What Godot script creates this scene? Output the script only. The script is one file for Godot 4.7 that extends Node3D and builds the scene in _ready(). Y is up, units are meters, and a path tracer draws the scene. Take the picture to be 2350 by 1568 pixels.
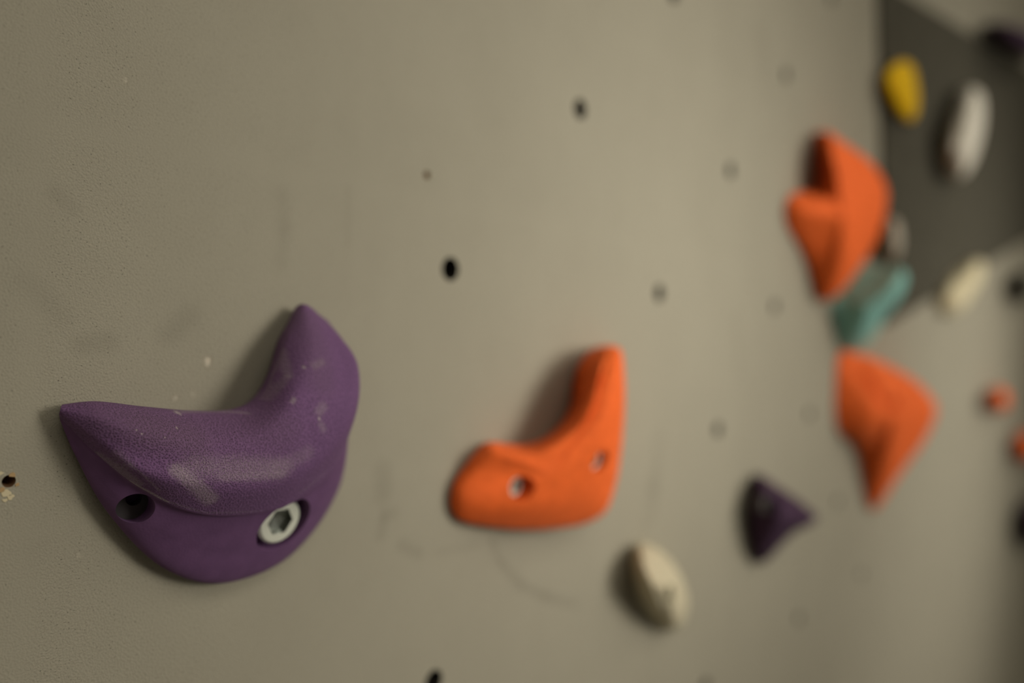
extends Node3D
# A bouldering wall seen close to, along its surface: the board stands in the plane z = 0, x runs along it and y is up; the hall lies in front of it (z > 0).

const EYE := Vector3(-0.2687, 1.3749, 0.2668)
const HERO_AT := Vector3(-0.1223, 1.3334, 0.0)
# ten stations along the crescent for each of eleven rails, from the inner edge over the crest to the outer foot; millimetres
const HERO := [
	[-47.3, 9.9, 0.0, -37.9, 10.0, 0.0, -22.5, 7.6, 0.0, -5.3, 4.9, 0.0, 9.9, 5.0, 0.0, 18.8, 9.2, 0.0, 24.4, 17.7, 0.0, 28.5, 30.7, 0.0, 32.2, 37.0, 0.0, 35.5, 43.0, 0.0],
	[-48.9, 10.5, 3.0, -41.4, 11.6, 8.0, -27.2, 9.4, 10.0, -11.2, 7.3, 11.0, 3.2, 7.1, 12.0, 11.9, 11.2, 14.0, 17.3, 19.2, 14.0, 22.7, 30.7, 12.0, 28.3, 38.2, 8.0, 33.7, 44.6, 4.0],
	[-50.5, 10.7, 6.0, -43.1, 11.2, 13.0, -30.4, 9.0, 17.0, -14.8, 6.5, 18.0, -0.4, 6.3, 20.0, 9.0, 10.1, 22.0, 15.0, 18.6, 22.0, 21.9, 30.7, 18.0, 27.4, 38.7, 13.0, 33.4, 45.6, 7.0],
	[-51.6, 10.0, 8.0, -42.8, 6.9, 20.0, -30.5, 3.0, 26.0, -15.5, -0.2, 29.0, -1.7, 0.3, 32.0, 9.7, 6.9, 34.0, 19.1, 17.4, 32.0, 26.9, 29.5, 26.0, 30.3, 38.6, 18.0, 34.0, 45.8, 9.0],
	[-51.8, 8.9, 8.0, -43.5, 1.7, 19.0, -32.7, -4.8, 26.0, -16.5, -9.2, 32.0, 0.7, -9.7, 36.0, 16.5, -3.6, 38.0, 29.4, 7.7, 37.0, 36.4, 22.9, 30.0, 36.9, 36.2, 20.0, 36.0, 45.3, 9.0],
	[-51.6, 8.0, 7.0, -43.4, -1.2, 17.0, -33.4, -9.8, 26.0, -15.8, -15.5, 32.0, 3.2, -16.5, 36.0, 23.0, -10.5, 37.0, 38.6, 4.8, 36.0, 45.6, 22.0, 29.0, 43.9, 34.1, 19.0, 39.5, 44.2, 7.0],
	[-50.7, 6.9, 5.0, -42.4, -4.3, 12.0, -32.4, -14.8, 19.0, -18.4, -23.4, 24.0, -1.0, -27.0, 27.0, 19.5, -25.3, 28.0, 39.0, -13.7, 27.0, 50.4, 1.5, 18.0, 48.0, 33.0, 12.0, 42.4, 43.2, 5.0],
	[-50.3, 6.4, 4.0, -42.7, -5.1, 11.0, -32.1, -15.9, 17.0, -17.1, -25.0, 21.5, 0.7, -28.8, 24.5, 22.2, -27.3, 25.0, 42.2, -15.5, 24.0, 51.9, -0.3, 16.0, 49.3, 32.8, 10.0, 44.0, 42.6, 4.0],
	[-50.0, 5.9, 3.5, -44.1, -5.9, 8.0, -34.2, -20.9, 13.0, -17.5, -35.3, 15.5, 2.5, -42.2, 16.5, 27.1, -40.2, 17.0, 47.7, -25.5, 16.0, 56.2, -7.0, 10.0, 51.2, 32.5, 7.0, 45.0, 42.1, 3.5],
	[-49.7, 5.3, 3.0, -45.4, -6.2, 5.0, -35.6, -25.0, 7.0, -17.8, -45.5, 8.0, 3.8, -55.6, 8.0, 30.4, -52.5, 8.0, 50.8, -35.2, 8.0, 58.7, -13.1, 6.0, 53.8, 32.3, 3.0, 46.1, 41.6, 3.0],
	[-48.3, 4.7, 0.0, -43.7, -6.5, 0.0, -33.5, -25.8, 0.0, -15.4, -47.2, 0.0, 8.1, -59.0, 0.0, 35.9, -56.1, 0.0, 57.3, -37.3, 0.0, 63.7, -14.8, 0.0, 55.9, 32.2, 0.0, 48.7, 40.9, 0.0]]
# outline of each other hold at its widest and the crest ring above it; millimetres from the hold's foot
const SHAPES := {
	"orange1": {"at": Vector3(0.0717, 1.3116, 0.0000), "foot": [64.9, 52.3, 76.6, 49.7, 80.3, 37.5, 82.5, 18.3, 82.6, -1.0, 80.8, -20.1, 76.7, -36.1, 67.8, -49.1, 46.8, -53.3, 17.3, -51.2, -13.5, -46.5, -41.4, -39.8, -58.0, -34.0, -64.3, -26.6, -63.1, -16.0, -54.0, -6.7, -43.5, 1.1, -35.8, 1.6, -21.5, -0.8, -6.2, -1.8, 9.5, 1.0, 23.6, 8.1, 32.2, 17.7, 34.6, 30.3, 39.1, 41.8, 50.2, 49.6],
		"outline": [31.8, 53.2, 25.2, 37.7, 51.0, 28.8, 36.1, 40.2, 32.4, 35.6, 23.3, 34.2, 38.1, 5.8, 32.4, 40.3, -12.1, 29.7, 40.3, -27.4, 27.0, 37.0, -40.6, 23.4, 24.4, -46.5, 18.0, 0.7, -45.9, 14.4, -24.8, -42.7, 10.8, -49.1, -37.1, 8.1, -62.9, -32.3, 5.4, -67.5, -25.5, 3.6, -66.3, -15.1, 3.6, -57.3, -5.9, 3.6, -48.6, 2.2, 5.4, -44.5, 3.4, 9.0, -29.7, 0.9, 8.1, -12.0, -0.6, 5.4, 5.5, 1.7, 3.6, 20.4, 8.5, 2.7, 29.0, 18.1, 2.7, 30.2, 30.7, 3.6, 28.2, 42.4, 9.0, 27.5, 50.4, 18.0],
		"crest": [16.5, 45.4, 34.2, 16.7, 43.7, 37.8, 14.8, 36.5, 40.5, 10.8, 24.2, 43.2, 9.1, 10.4, 42.3, 8.1, -2.6, 39.6, 6.2, -14.4, 36.0, 1.9, -22.6, 32.4, -8.3, -27.5, 28.8, -22.1, -29.5, 25.2, -38.7, -28.8, 21.6, -53.4, -26.3, 17.1, -62.2, -22.8, 13.5, -65.7, -19.3, 10.8, -64.5, -14.2, 10.8, -60.6, -7.6, 12.6, -57.2, -1.5, 16.2, -53.4, 0.1, 19.8, -45.0, -0.8, 22.5, -34.8, -0.3, 25.2, -24.8, 3.6, 28.8, -12.4, 10.8, 32.4, -0.7, 20.6, 36.0, 5.2, 30.8, 37.8, 8.9, 38.6, 36.0, 12.4, 43.5, 34.2],
		"apex": Vector3(-24.4, -11.5, 31.5)},
	"orange2": {"at": Vector3(0.4875, 1.4917, 0.0000), "foot": [-11.3, 74.8, 28.6, 70.9, 80.8, 65.5, 115.5, 55.8, 137.5, 41.0, 136.3, 13.1, 119.2, -14.1, 80.6, -46.8, 49.8, -70.8, 22.8, -80.1, 8.3, -69.1, -11.9, -50.0, -41.1, -32.6, -67.3, -19.9, -75.3, -5.7, -65.1, 7.3, -33.9, 15.6, -8.3, 21.6, -1.2, 37.6, -6.0, 59.1],
		"outline": [-28.6, 70.4, 15.0, -3.3, 63.3, 25.5, 33.9, 55.3, 34.5, 57.3, 44.2, 40.5, 72.9, 29.5, 43.5, 74.2, 4.1, 42.0, 65.4, -20.4, 37.5, 40.2, -50.2, 30.0, 25.2, -72.2, 19.5, 10.3, -80.7, 10.5, 1.4, -69.6, 6.0, -16.1, -50.3, 3.7, -44.4, -33.0, 3.0, -70.4, -20.4, 3.0, -78.4, -6.2, 3.0, -69.8, 6.4, 4.5, -38.8, 14.7, 4.5, -12.5, 20.8, 3.7, -5.5, 36.7, 3.7, -12.8, 57.5, 6.0],
		"crest": [-44.2, 55.0, 25.5, -31.3, 49.0, 33.0, -10.8, 38.4, 40.5, 5.5, 28.8, 45.8, 17.1, 18.5, 48.0, 17.9, -1.5, 46.5, 10.3, -22.4, 42.0, -2.1, -45.6, 34.5, -3.0, -63.7, 24.7, -3.4, -69.9, 16.5, -7.8, -62.0, 12.7, -19.5, -48.7, 11.2, -40.0, -32.8, 11.2, -62.4, -19.9, 12.7, -75.3, -10.2, 15.0, -69.0, -2.0, 18.0, -55.5, 2.7, 22.5, -40.2, 7.2, 28.5, -34.1, 21.5, 31.5, -40.6, 39.8, 30.0],
		"apex": Vector3(-36.2, -10.1, 37.5)},
	"orange3": {"at": Vector3(0.6729, 1.2783, 0.0000), "foot": [-88.3, 82.3, -60.7, 80.6, -22.3, 77.0, 55.2, 64.1, 147.1, 45.9, 231.7, 19.0, 251.0, -2.1, 207.0, -33.3, 147.2, -57.6, 100.0, -80.1, 72.1, -100.1, 48.8, -104.0, 26.9, -86.5, 13.3, -59.4, -7.8, -32.1, -41.8, -14.4, -80.7, -1.8, -94.3, 19.8, -97.3, 47.3, -97.1, 72.3],
		"outline": [-95.0, 82.4, 4.2, -77.2, 80.9, 9.8, -57.4, 77.7, 19.6, -5.9, 66.1, 30.8, 60.8, 49.9, 39.2, 124.1, 26.1, 44.8, 138.0, 7.3, 46.2, 112.5, -22.6, 40.6, 77.3, -47.7, 32.2, 54.3, -72.4, 22.4, 50.4, -95.9, 11.2, 38.3, -101.9, 5.6, 20.5, -85.3, 3.5, 8.3, -58.6, 2.8, -12.8, -31.5, 2.8, -47.8, -13.6, 3.5, -86.4, -1.1, 3.5, -98.8, 20.2, 2.8, -101.7, 47.5, 2.8, -101.5, 72.4, 2.8],
		"crest": [-87.4, 70.5, 11.2, -81.0, 68.5, 16.8, -72.1, 63.6, 26.6, -39.4, 53.1, 37.8, 5.8, 40.3, 44.8, 43.3, 24.3, 49.0, 55.3, 11.2, 49.7, 38.6, -10.8, 44.1, 18.3, -32.3, 36.4, 12.8, -55.4, 26.6, 21.7, -78.2, 16.1, 20.7, -82.8, 11.9, 15.0, -70.7, 10.5, 3.5, -49.3, 11.2, -13.3, -29.9, 14.0, -49.2, -12.4, 19.6, -79.4, 3.2, 25.2, -84.9, 22.5, 32.2, -81.4, 42.3, 29.4, -82.8, 61.7, 16.8],
		"apex": Vector3(-45.4, 14.4, 43.4)},
	"teal": {"at": Vector3(0.5899, 1.4098, 0.0000), "foot": [-23.1, 17.2, -0.7, 26.4, 18.8, 31.9, 39.0, 39.8, 52.7, 42.6, 64.3, 32.3, 58.0, 10.7, 49.6, -7.2, 45.9, -26.5, 36.6, -42.5, 8.9, -46.2, -15.7, -40.1, -31.6, -21.1, -46.6, -2.7],
		"outline": [-26.5, 17.0, 5.4, -9.1, 25.8, 12.6, -0.5, 30.4, 27.0, 7.2, 37.1, 41.4, 12.1, 39.2, 50.4, 19.8, 29.0, 54.0, 18.9, 8.8, 48.6, 22.1, -8.1, 36.0, 27.4, -26.6, 25.2, 26.5, -42.5, 14.4, 3.5, -46.1, 8.1, -18.6, -40.1, 4.5, -33.9, -21.2, 3.6, -48.8, -2.8, 3.6],
		"crest": [-44.5, 2.9, 18.0, -39.6, 11.9, 25.2, -33.1, 18.4, 37.8, -33.0, 23.1, 50.4, -33.7, 25.2, 57.6, -33.6, 20.1, 59.4, -29.0, 6.3, 52.2, -26.8, -6.7, 41.4, -25.9, -20.0, 32.4, -21.7, -31.2, 23.4, -24.3, -33.8, 17.1, -27.4, -28.2, 13.5, -33.3, -16.4, 12.6, -42.1, -5.8, 13.5],
		"apex": Vector3(-52.4, -3.6, 37.8)},
	"purple2": {"at": Vector3(0.3830, 1.2213, 0.0000), "foot": [-2.4, 34.2, 20.2, 25.6, 54.4, 12.0, 95.5, -4.9, 129.6, -21.8, 116.4, -27.3, 78.1, -28.5, 51.1, -35.2, 26.8, -43.4, 7.4, -42.8, -7.4, -29.4, -16.1, -6.7, -16.0, 15.4, -11.1, 30.7],
		"outline": [-17.7, 37.0, 7.8, -8.4, 31.0, 14.0, 4.0, 22.1, 23.4, 20.2, 11.1, 32.8, 39.4, -1.6, 37.4, 29.5, -6.9, 36.7, 11.7, -11.9, 29.6, 4.3, -22.6, 21.8, 1.1, -35.9, 12.5, -6.5, -38.6, 7.0, -15.0, -27.2, 3.9, -22.0, -5.2, 3.1, -22.0, 16.7, 3.1, -18.6, 32.1, 3.9],
		"crest": [-36.2, 31.0, 18.7, -31.2, 27.6, 23.4, -21.6, 21.4, 29.6, -8.5, 12.3, 35.9, 1.5, 5.3, 39.8, -5.2, 3.5, 39.8, -18.9, 0.5, 34.3, -23.1, -7.2, 28.1, -23.2, -17.8, 20.3, -23.9, -21.5, 15.6, -28.0, -14.8, 13.3, -31.2, -1.8, 12.5, -33.3, 14.8, 13.3, -35.0, 26.1, 15.6],
		"apex": Vector3(-37.3, 10.2, 32.8)},
	"cream": {"at": Vector3(0.2001, 1.2029, 0.0000), "foot": [-16.6, 28.7, -2.4, 26.7, 16.2, 17.8, 35.1, 4.3, 49.7, -12.4, 56.6, -27.9, 51.2, -40.1, 38.5, -42.0, 19.9, -33.5, 1.5, -19.1, -11.2, -4.8, -18.5, 9.2, -20.0, 19.9],
		"outline": [-27.5, 32.2, 8.0, -16.5, 31.1, 10.0, -2.9, 23.9, 13.0, 10.7, 12.4, 16.0, 21.3, -2.3, 18.0, 27.9, -16.9, 18.0, 26.0, -29.8, 16.0, 20.1, -34.2, 12.0, 11.1, -29.8, 6.0, -4.2, -16.8, 4.0, -16.7, -2.6, 4.0, -23.9, 11.1, 4.0, -25.4, 21.8, 4.0],
		"crest": [-37.6, 30.2, 18.0, -32.4, 29.6, 20.0, -25.2, 24.4, 23.0, -18.5, 15.3, 26.0, -13.1, 4.9, 28.0, -8.6, -5.8, 28.0, -7.7, -13.4, 26.0, -7.0, -16.4, 22.0, -16.9, -9.3, 22.0, -29.7, 1.7, 24.0, -38.9, 12.4, 25.0, -42.1, 20.8, 23.0, -41.2, 26.4, 20.0],
		"apex": Vector3(-33.7, 11.6, 31.0)},
	"yellow": {"at": Vector3(0.6938, 1.6601, 0.0050), "foot": [7.6, 31.5, 45.2, 45.5, 79.7, 47.3, 101.2, 32.2, 110.8, 12.1, 97.7, -9.3, 64.7, -17.7, 30.9, -16.7, 0.6, -9.9, -18.9, -1.0, -24.2, 8.3, -13.2, 20.5],
		"outline": [-31.3, 18.8, 13.0, -1.5, 30.2, 15.0, 24.9, 29.8, 17.0, 41.9, 14.5, 18.0, 54.3, -3.6, 17.0, 48.6, -22.1, 15.0, 26.7, -27.6, 12.0, 0.3, -25.0, 10.0, -26.1, -17.5, 9.0, -45.1, -8.9, 9.0, -50.2, 0.2, 9.0, -42.5, 11.1, 10.0],
		"crest": [-35.1, 7.1, 16.9, -16.7, 13.9, 18.1, -0.7, 13.5, 19.3, 9.4, 4.2, 19.9, 16.7, -6.7, 19.3, 13.3, -17.8, 18.1, 0.3, -21.2, 16.3, -15.8, -19.8, 15.1, -32.1, -15.3, 14.5, -44.0, -10.1, 14.5, -47.2, -4.5, 14.5, -42.3, 2.2, 15.1],
		"apex": Vector3(-25.0, -7.0, 19.0)},
	"white": {"at": Vector3(0.9641, 1.6666, 0.0050), "foot": [119.5, 93.7, 179.5, 108.0, 221.6, 103.1, 235.2, 75.4, 222.0, 38.9, 181.0, -3.7, 122.2, -35.6, 67.3, -47.5, 22.5, -45.0, -6.9, -29.6, -1.9, -5.5, 27.4, 30.4, 68.2, 66.3],
		"outline": [14.2, 63.7, 25.0, 24.3, 64.1, 35.0, 33.5, 52.1, 41.0, 35.7, 25.5, 43.0, 33.9, -3.9, 41.0, 16.5, -37.2, 37.0, -9.3, -60.5, 31.0, -17.5, -63.4, 21.0, -27.8, -54.9, 13.0, -48.5, -38.5, 11.0, -43.6, -15.2, 11.0, -19.3, 18.4, 12.0, 7.9, 49.7, 15.0],
		"crest": [-41.3, 25.9, 34.8, -35.8, 26.0, 40.8, -30.6, 18.7, 44.4, -29.5, 3.0, 45.6, -30.5, -14.4, 44.4, -40.4, -34.1, 42.0, -55.4, -48.0, 38.4, -60.2, -49.7, 32.4, -66.3, -44.7, 27.6, -78.9, -35.0, 26.4, -76.0, -21.0, 26.4, -61.0, -0.8, 27.0, -44.7, 17.7, 28.8],
		"apex": Vector3(-77.3, -18.6, 40.5)},
	"grey": {"at": Vector3(0.6755, 1.4882, 0.0050), "foot": [38.7, 28.4, 64.1, 28.5, 78.6, 16.2, 83.4, 1.0, 72.0, -14.2, 50.8, -17.6, 34.1, -9.0, 27.7, 5.4, 29.7, 19.2],
		"outline": [-13.1, 20.9, 17.0, -8.0, 18.4, 23.0, -1.0, 6.2, 25.0, 9.8, -7.1, 23.0, 12.1, -20.0, 19.0, 10.8, -21.5, 13.0, 0.9, -12.6, 11.0, -5.3, 1.4, 11.0, -6.3, 14.3, 12.0],
		"crest": [-29.2, 10.2, 22.5, -25.9, 8.7, 26.1, -21.6, 1.3, 27.3, -15.1, -6.8, 26.1, -13.9, -14.6, 23.7, -14.7, -15.5, 20.1, -20.8, -10.1, 18.9, -24.6, -1.7, 18.9, -25.2, 6.2, 19.5],
		"apex": Vector3(-32.8, -3.8, 25.6)},
	"pale": {"at": Vector3(1.0772, 1.4595, 0.0000), "foot": [165.3, 54.3, 234.2, 55.8, 219.4, 28.8, 156.9, -1.9, 85.4, -28.4, 8.3, -39.7, -46.6, -36.7, -66.6, -19.7, -24.1, 6.1, 65.9, 34.4],
		"outline": [63.9, 44.9, 22.0, 88.7, 42.9, 30.0, 65.5, 17.7, 32.0, 18.6, -9.5, 30.0, -19.5, -32.5, 24.0, -49.1, -41.6, 14.0, -70.1, -37.5, 6.0, -85.9, -20.6, 5.0, -44.0, 4.8, 5.0, 31.8, 31.6, 8.0],
		"crest": [-1.5, 23.9, 27.3, 12.5, 22.5, 32.1, -0.8, 7.7, 33.3, -28.0, -8.5, 32.1, -50.8, -22.4, 28.5, -69.3, -28.1, 22.5, -82.6, -25.7, 17.7, -92.7, -15.5, 17.1, -66.4, 0.1, 17.1, -20.1, 16.1, 18.9],
		"apex": Vector3(-61.9, -4.6, 28.5)},
	"orange4": {"at": Vector3(1.4325, 1.2728, 0.0000), "foot": [230.0, -11.9, 213.1, -25.6, 160.4, -31.7, 96.0, -28.2, 44.7, -17.3, 22.8, -3.0, 36.3, 9.7, 81.6, 16.5, 144.8, 14.4, 202.8, 3.7],
		"outline": [-8.8, 2.2, 40.0, -2.1, -11.2, 36.5, 5.3, -20.5, 27.2, 9.9, -22.0, 15.8, 10.3, -14.9, 6.5, 7.2, -2.0, 3.0, 2.1, 11.5, 6.5, -3.8, 20.6, 15.8, -9.0, 21.7, 27.2, -11.2, 14.7, 36.5],
		"crest": [-65.9, 5.0, 41.4, -62.1, -3.1, 39.3, -57.7, -8.6, 33.7, -54.7, -9.5, 26.9, -54.1, -5.2, 21.3, -55.9, 2.4, 19.2, -59.1, 10.5, 21.3, -63.0, 16.0, 26.9, -66.2, 16.7, 33.7, -67.4, 12.5, 39.3],
		"apex": Vector3(-93.6, 5.7, 35.1)},
	"orange5": {"at": Vector3(1.8062, 1.1506, 0.0000), "foot": [350.5, -34.2, 320.8, -52.6, 229.3, -56.3, 120.2, -45.1, 35.2, -24.9, -0.8, -2.9, 20.9, 13.8, 95.3, 19.7, 201.8, 11.5, 302.3, -9.1],
		"outline": [19.6, 1.0, 44.0, 23.9, -18.3, 40.1, 18.5, -30.6, 29.8, 5.7, -31.1, 17.2, -8.8, -19.7, 6.9, -19.5, -0.9, 3.0, -22.7, 18.2, 6.9, -17.9, 30.4, 17.2, -6.5, 31.0, 29.8, 7.7, 19.9, 40.1],
		"crest": [-71.9, 9.7, 45.5, -69.2, -1.8, 43.1, -72.0, -9.2, 37.0, -78.9, -9.5, 29.4, -87.1, -2.8, 23.2, -93.4, 8.4, 20.9, -95.7, 19.8, 23.2, -93.1, 27.1, 29.4, -86.7, 27.5, 37.0, -78.6, 20.9, 43.1],
		"apex": Vector3(-127.7, 13.9, 38.5)},
	"dark": {"at": Vector3(1.6339, 1.4972, 0.0000), "foot": [284.9, 18.5, 263.8, -3.1, 195.3, -19.1, 111.5, -23.4, 44.7, -15.4, 15.6, 1.1, 31.8, 20.4, 89.1, 36.1, 171.0, 42.5, 247.7, 36.1],
		"outline": [0.5, 0.2, 42.0, 7.9, -17.2, 38.3, 12.0, -28.1, 28.5, 10.8, -28.3, 16.5, 5.3, -17.6, 6.7, -1.7, -0.1, 3.0, -7.4, 17.5, 6.7, -10.5, 28.2, 16.5, -10.3, 28.1, 28.5, -6.4, 17.4, 38.3],
		"crest": [-71.7, -4.5, 43.4, -67.4, -14.9, 41.2, -64.8, -21.3, 35.4, -65.1, -21.4, 28.1, -68.0, -15.0, 22.3, -72.1, -4.6, 20.0, -75.7, 5.9, 22.3, -77.9, 12.3, 28.1, -78.0, 12.2, 35.4, -75.8, 5.8, 41.2],
		"apex": Vector3(-110.7, -7.0, 36.8)},
	"purple3": {"at": Vector3(1.9581, 0.9609, 0.0000), "foot": [545.2, -93.5, 499.8, -124.9, 353.1, -122.0, 182.1, -90.9, 52.3, -47.0, -3.3, -5.2, 25.5, 22.7, 134.0, 27.6, 297.7, 4.7, 461.2, -41.8],
		"outline": [23.0, 2.1, 60.0, 34.7, -32.9, 54.6, 31.5, -55.2, 40.3, 15.3, -55.9, 22.7, -5.8, -35.2, 8.4, -23.4, -1.4, 3.0, -31.8, 32.7, 8.4, -29.4, 54.4, 22.7, -16.9, 55.7, 40.3, 2.7, 35.9, 54.6],
		"crest": [-115.8, 25.3, 61.8, -108.5, 4.8, 58.5, -108.0, -8.5, 50.0, -114.6, -9.5, 39.4, -125.0, 2.1, 30.9, -134.9, 21.8, 27.6, -140.9, 42.0, 30.9, -141.2, 55.1, 39.4, -135.9, 56.2, 50.0, -126.4, 44.9, 58.5],
		"apex": Vector3(-193.1, 36.2, 51.9)},
	"purple4": {"at": Vector3(1.3018, 1.8969, 0.0000), "foot": [-62.9, 7.8, 13.5, 38.4, 164.5, 79.1, 366.3, 126.2, 533.2, 151.4, 459.8, 108.5, 276.7, 61.6, 103.5, 26.4, -9.3, 6.8],
		"outline": [-90.1, -1.7, 6.0, -132.3, -13.2, 30.0, -105.8, -14.5, 50.0, 1.4, 4.1, 60.0, 136.9, 24.6, 60.0, 143.6, 10.3, 50.0, 71.8, -3.1, 36.0, 11.9, -3.6, 18.0, -37.5, -2.8, 6.0],
		"crest": [-143.9, -30.7, 30.8, -171.3, -38.1, 45.2, -155.3, -38.9, 57.2, -93.5, -28.6, 63.2, -19.8, -18.1, 63.2, -14.1, -25.5, 57.2, -50.9, -32.0, 48.8, -82.9, -31.5, 38.0, -111.3, -30.9, 30.8],
		"apex": Vector3(-144.5, -47.0, 55.5)},
}
# chalk rubbed onto the purple hold: from x y to x y, width (millimetres), strength, grain
const CHALK := [
	[-25.5, -8.7, -13.7, -19.7, 4.86, 0.60, 0.85],
	[-21.8, -8.7, 8.0, -11.0, 8.57, 0.40, 1.00],
	[-11.9, -12.0, 7.5, -12.9, 3.43, 0.40, 1.00],
	[6.1, -10.6, 17.2, -6.4, 6.29, 0.29, 1.00],
	[-19.0, -6.7, 4.6, -8.8, 7.14, 0.20, 1.00],
	[-42.7, -4.5, -32.9, -13.9, 2.14, 0.34, 0.50],
	[-34.7, -13.0, -24.4, -20.2, 0.64, 0.68, 0.60],
	[-37.6, -6.2, -27.9, -15.9, 0.57, 0.40, 1.00],
	[-40.1, -3.0, -37.3, -7.4, 3.14, 0.24, 1.00],
	[22.6, 7.8, 24.4, 9.2, 4.29, 0.36, 0.90],
	[22.2, 5.2, 22.2, 5.2, 1.29, 0.72, 0.30],
	[22.8, 3.1, 23.6, 1.5, 3.14, 0.32, 0.90],
	[21.1, 22.8, 21.1, 22.8, 1.14, 0.64, 0.30],
	[24.6, 23.5, 28.3, 24.7, 3.14, 0.27, 0.70],
	[13.5, 11.1, 14.5, 12.3, 1.43, 0.44, 0.50],
	[25.0, 38.3, 28.1, 41.7, 1.43, 0.24, 0.30],
	[16.6, 19.7, 19.9, 29.1, 1.71, 0.22, 0.40],
	[-35.9, 4.1, -35.9, 4.1, 0.57, 0.72, 0.30],
	[-34.6, 2.9, -34.6, 2.9, 0.71, 0.76, 0.30],
	[-23.3, 3.8, -23.3, 3.8, 0.86, 0.72, 0.30],
	[-28.3, 1.5, -28.3, 1.5, 0.57, 0.64, 0.30],
	[-19.1, 7.7, -18.6, 7.4, 1.29, 0.64, 0.30],
	[-20.3, 7.8, 3.3, 6.8, 0.86, 0.32, 0.60],
	[9.9, 11.3, 16.6, 19.7, 1.14, 0.20, 0.50],
	[-12.4, -24.9, 7.0, -27.0, 0.86, 0.12, 0.40],
	[-25.3, -19.7, -11.8, -25.4, 0.71, 0.16, 0.40],
	[20.8, -22.0, 30.9, -16.1, 1.43, 0.16, 0.80]]
# marks on the wall: polyline in metres, width in millimetres, strength, chalk (1) or dirt (0)
const MARKS := [
	[[0.038, -0.138, 0.046, -0.151, 0.064, -0.167, 0.087, -0.179, 0.117, -0.191], 6.0, 0.20, 0],
	[[0.036, -0.137, 0.064, -0.138, 0.088, -0.143], 5.1, 0.12, 0],
	[[-0.038, -0.093, -0.037, -0.103], 11.8, 0.16, 0],
	[[-0.038, -0.121, -0.036, -0.113, -0.030, -0.112], 6.7, 0.14, 0],
	[[-0.025, -0.128, -0.014, -0.134], 7.3, 0.16, 0],
	[[-0.002, -0.136, 0.026, -0.138], 5.6, 0.09, 0],
	[[0.207, -0.097, 0.202, -0.132, 0.195, -0.155], 18.2, 0.10, 0],
	[[0.323, -0.009, 0.330, -0.054], 15.3, 0.11, 0],
	[[0.209, -0.115, 0.206, -0.151], 11.0, 0.08, 0],
	[[-0.095, 0.022, -0.093, 0.009, -0.094, -0.005], 8.4, 0.08, 0],
	[[-0.138, -0.033, -0.130, -0.026], 10.6, 0.13, 0],
	[[-0.166, -0.037, -0.158, -0.036], 9.8, 0.14, 0],
	[[-0.175, 0.010, -0.170, 0.006], 8.0, 0.10, 0],
	[[-0.182, -0.018, -0.172, -0.028], 10.6, 0.08, 0],
	[[0.342, 0.223, 0.354, 0.192], 20.4, 0.10, 0],
	[[-0.063, 0.029, -0.062, 0.006], 4.7, 0.07, 0],
	[[-0.123, -0.043, -0.123, -0.042], 2.7, 0.75, 1],
	[[-0.135, -0.056, -0.134, -0.055], 1.8, 0.35, 1],
	[[-0.128, -0.055, -0.128, -0.054], 1.2, 0.20, 1],
	[[-0.165, -0.105, -0.165, -0.105], 1.1, 0.30, 1],
	[[-0.161, 0.026, -0.160, 0.026], 1.0, 0.00, 1],
	[[-0.155, 0.050, -0.155, 0.050], 1.0, 0.35, 1]]


var rng := RandomNumberGenerator.new()
var paint := {}


func _ready() -> void:
	# camera
	var cam := Camera3D.new()
	cam.name = "camera"
	cam.position = EYE
	cam.rotation = Vector3(-0.0221, -0.8708, 0.0428)
	cam.near = 0.01
	cam.far = 60.0
	var lens := CameraAttributesPhysical.new()
	lens.frustum_focal_length = 12.0 * 1802.49 / 784.0
	lens.frustum_focus_distance = 0.25
	lens.exposure_aperture = 2.7
	cam.attributes = lens
	add_child(cam)
	cam.current = true
	# air and exposure: a closed hall, lit only by added lamps out of view
	var env := Environment.new()
	env.background_mode = Environment.BG_COLOR
	env.background_color = Color(0.02, 0.02, 0.02)
	env.tonemap_mode = Environment.TONE_MAPPER_LINEAR
	env.tonemap_exposure = 1.0
	env.sdfgi_enabled = true
	env.ssao_enabled = true
	env.ssil_enabled = true
	var around := WorldEnvironment.new()
	around.name = "environment"
	around.environment = env
	add_child(around)
	rng.seed = 7
	make_materials()
	# added lamps, none in view: spots pool light on the wall, panels fill
	added_spot(Vector3(0.5, 1.68, 1.25), Vector3(0.18, 1.4, 0.0), 22.0, 1.36, "nearest the big purple hold")  # added: its soft cone edge makes the wall dim towards the left
	added_spot(Vector3(1.25, 1.75, 1.5), Vector3(1.2, 1.2, 0.0), 37.0, 1.3, "farther along the wall")  # added: a second pool keeps the right of the wall bright
	lamp_panel("ceiling_fill", "added unseen fill light panel in the ceiling over the near end of the climbing wall", Vector3(-0.6, 3.98, 2.6), Basis(), Vector2(2.4, 1.6), 1.65)
	lamp_panel("ceiling_fill", "added unseen fill light panel in the ceiling over the far end of the climbing wall", Vector3(2.6, 3.98, 2.6), Basis(), Vector2(2.4, 1.6), 0.5)
	# the hall
	room()
	climbing_wall()
	# the panel and the holds
	grey_panel()
	hero_hold()
	small_holds()


# ---------------------------------------------------------------- nodes

func numbered(called: String) -> String:
	if not has_node(called):
		return called
	var k := 1
	while has_node("%s_%03d" % [called, k]):
		k += 1
	return "%s_%03d" % [called, k]


func thing(called: String, label: String, category: String, at: Vector3, group := "") -> Node3D:
	var o := Node3D.new()
	o.name = numbered(called)
	o.position = at
	o.set_meta("label", label)
	o.set_meta("category", category)
	if group:
		o.set_meta("group", group)
	add_child(o)
	return o


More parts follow.
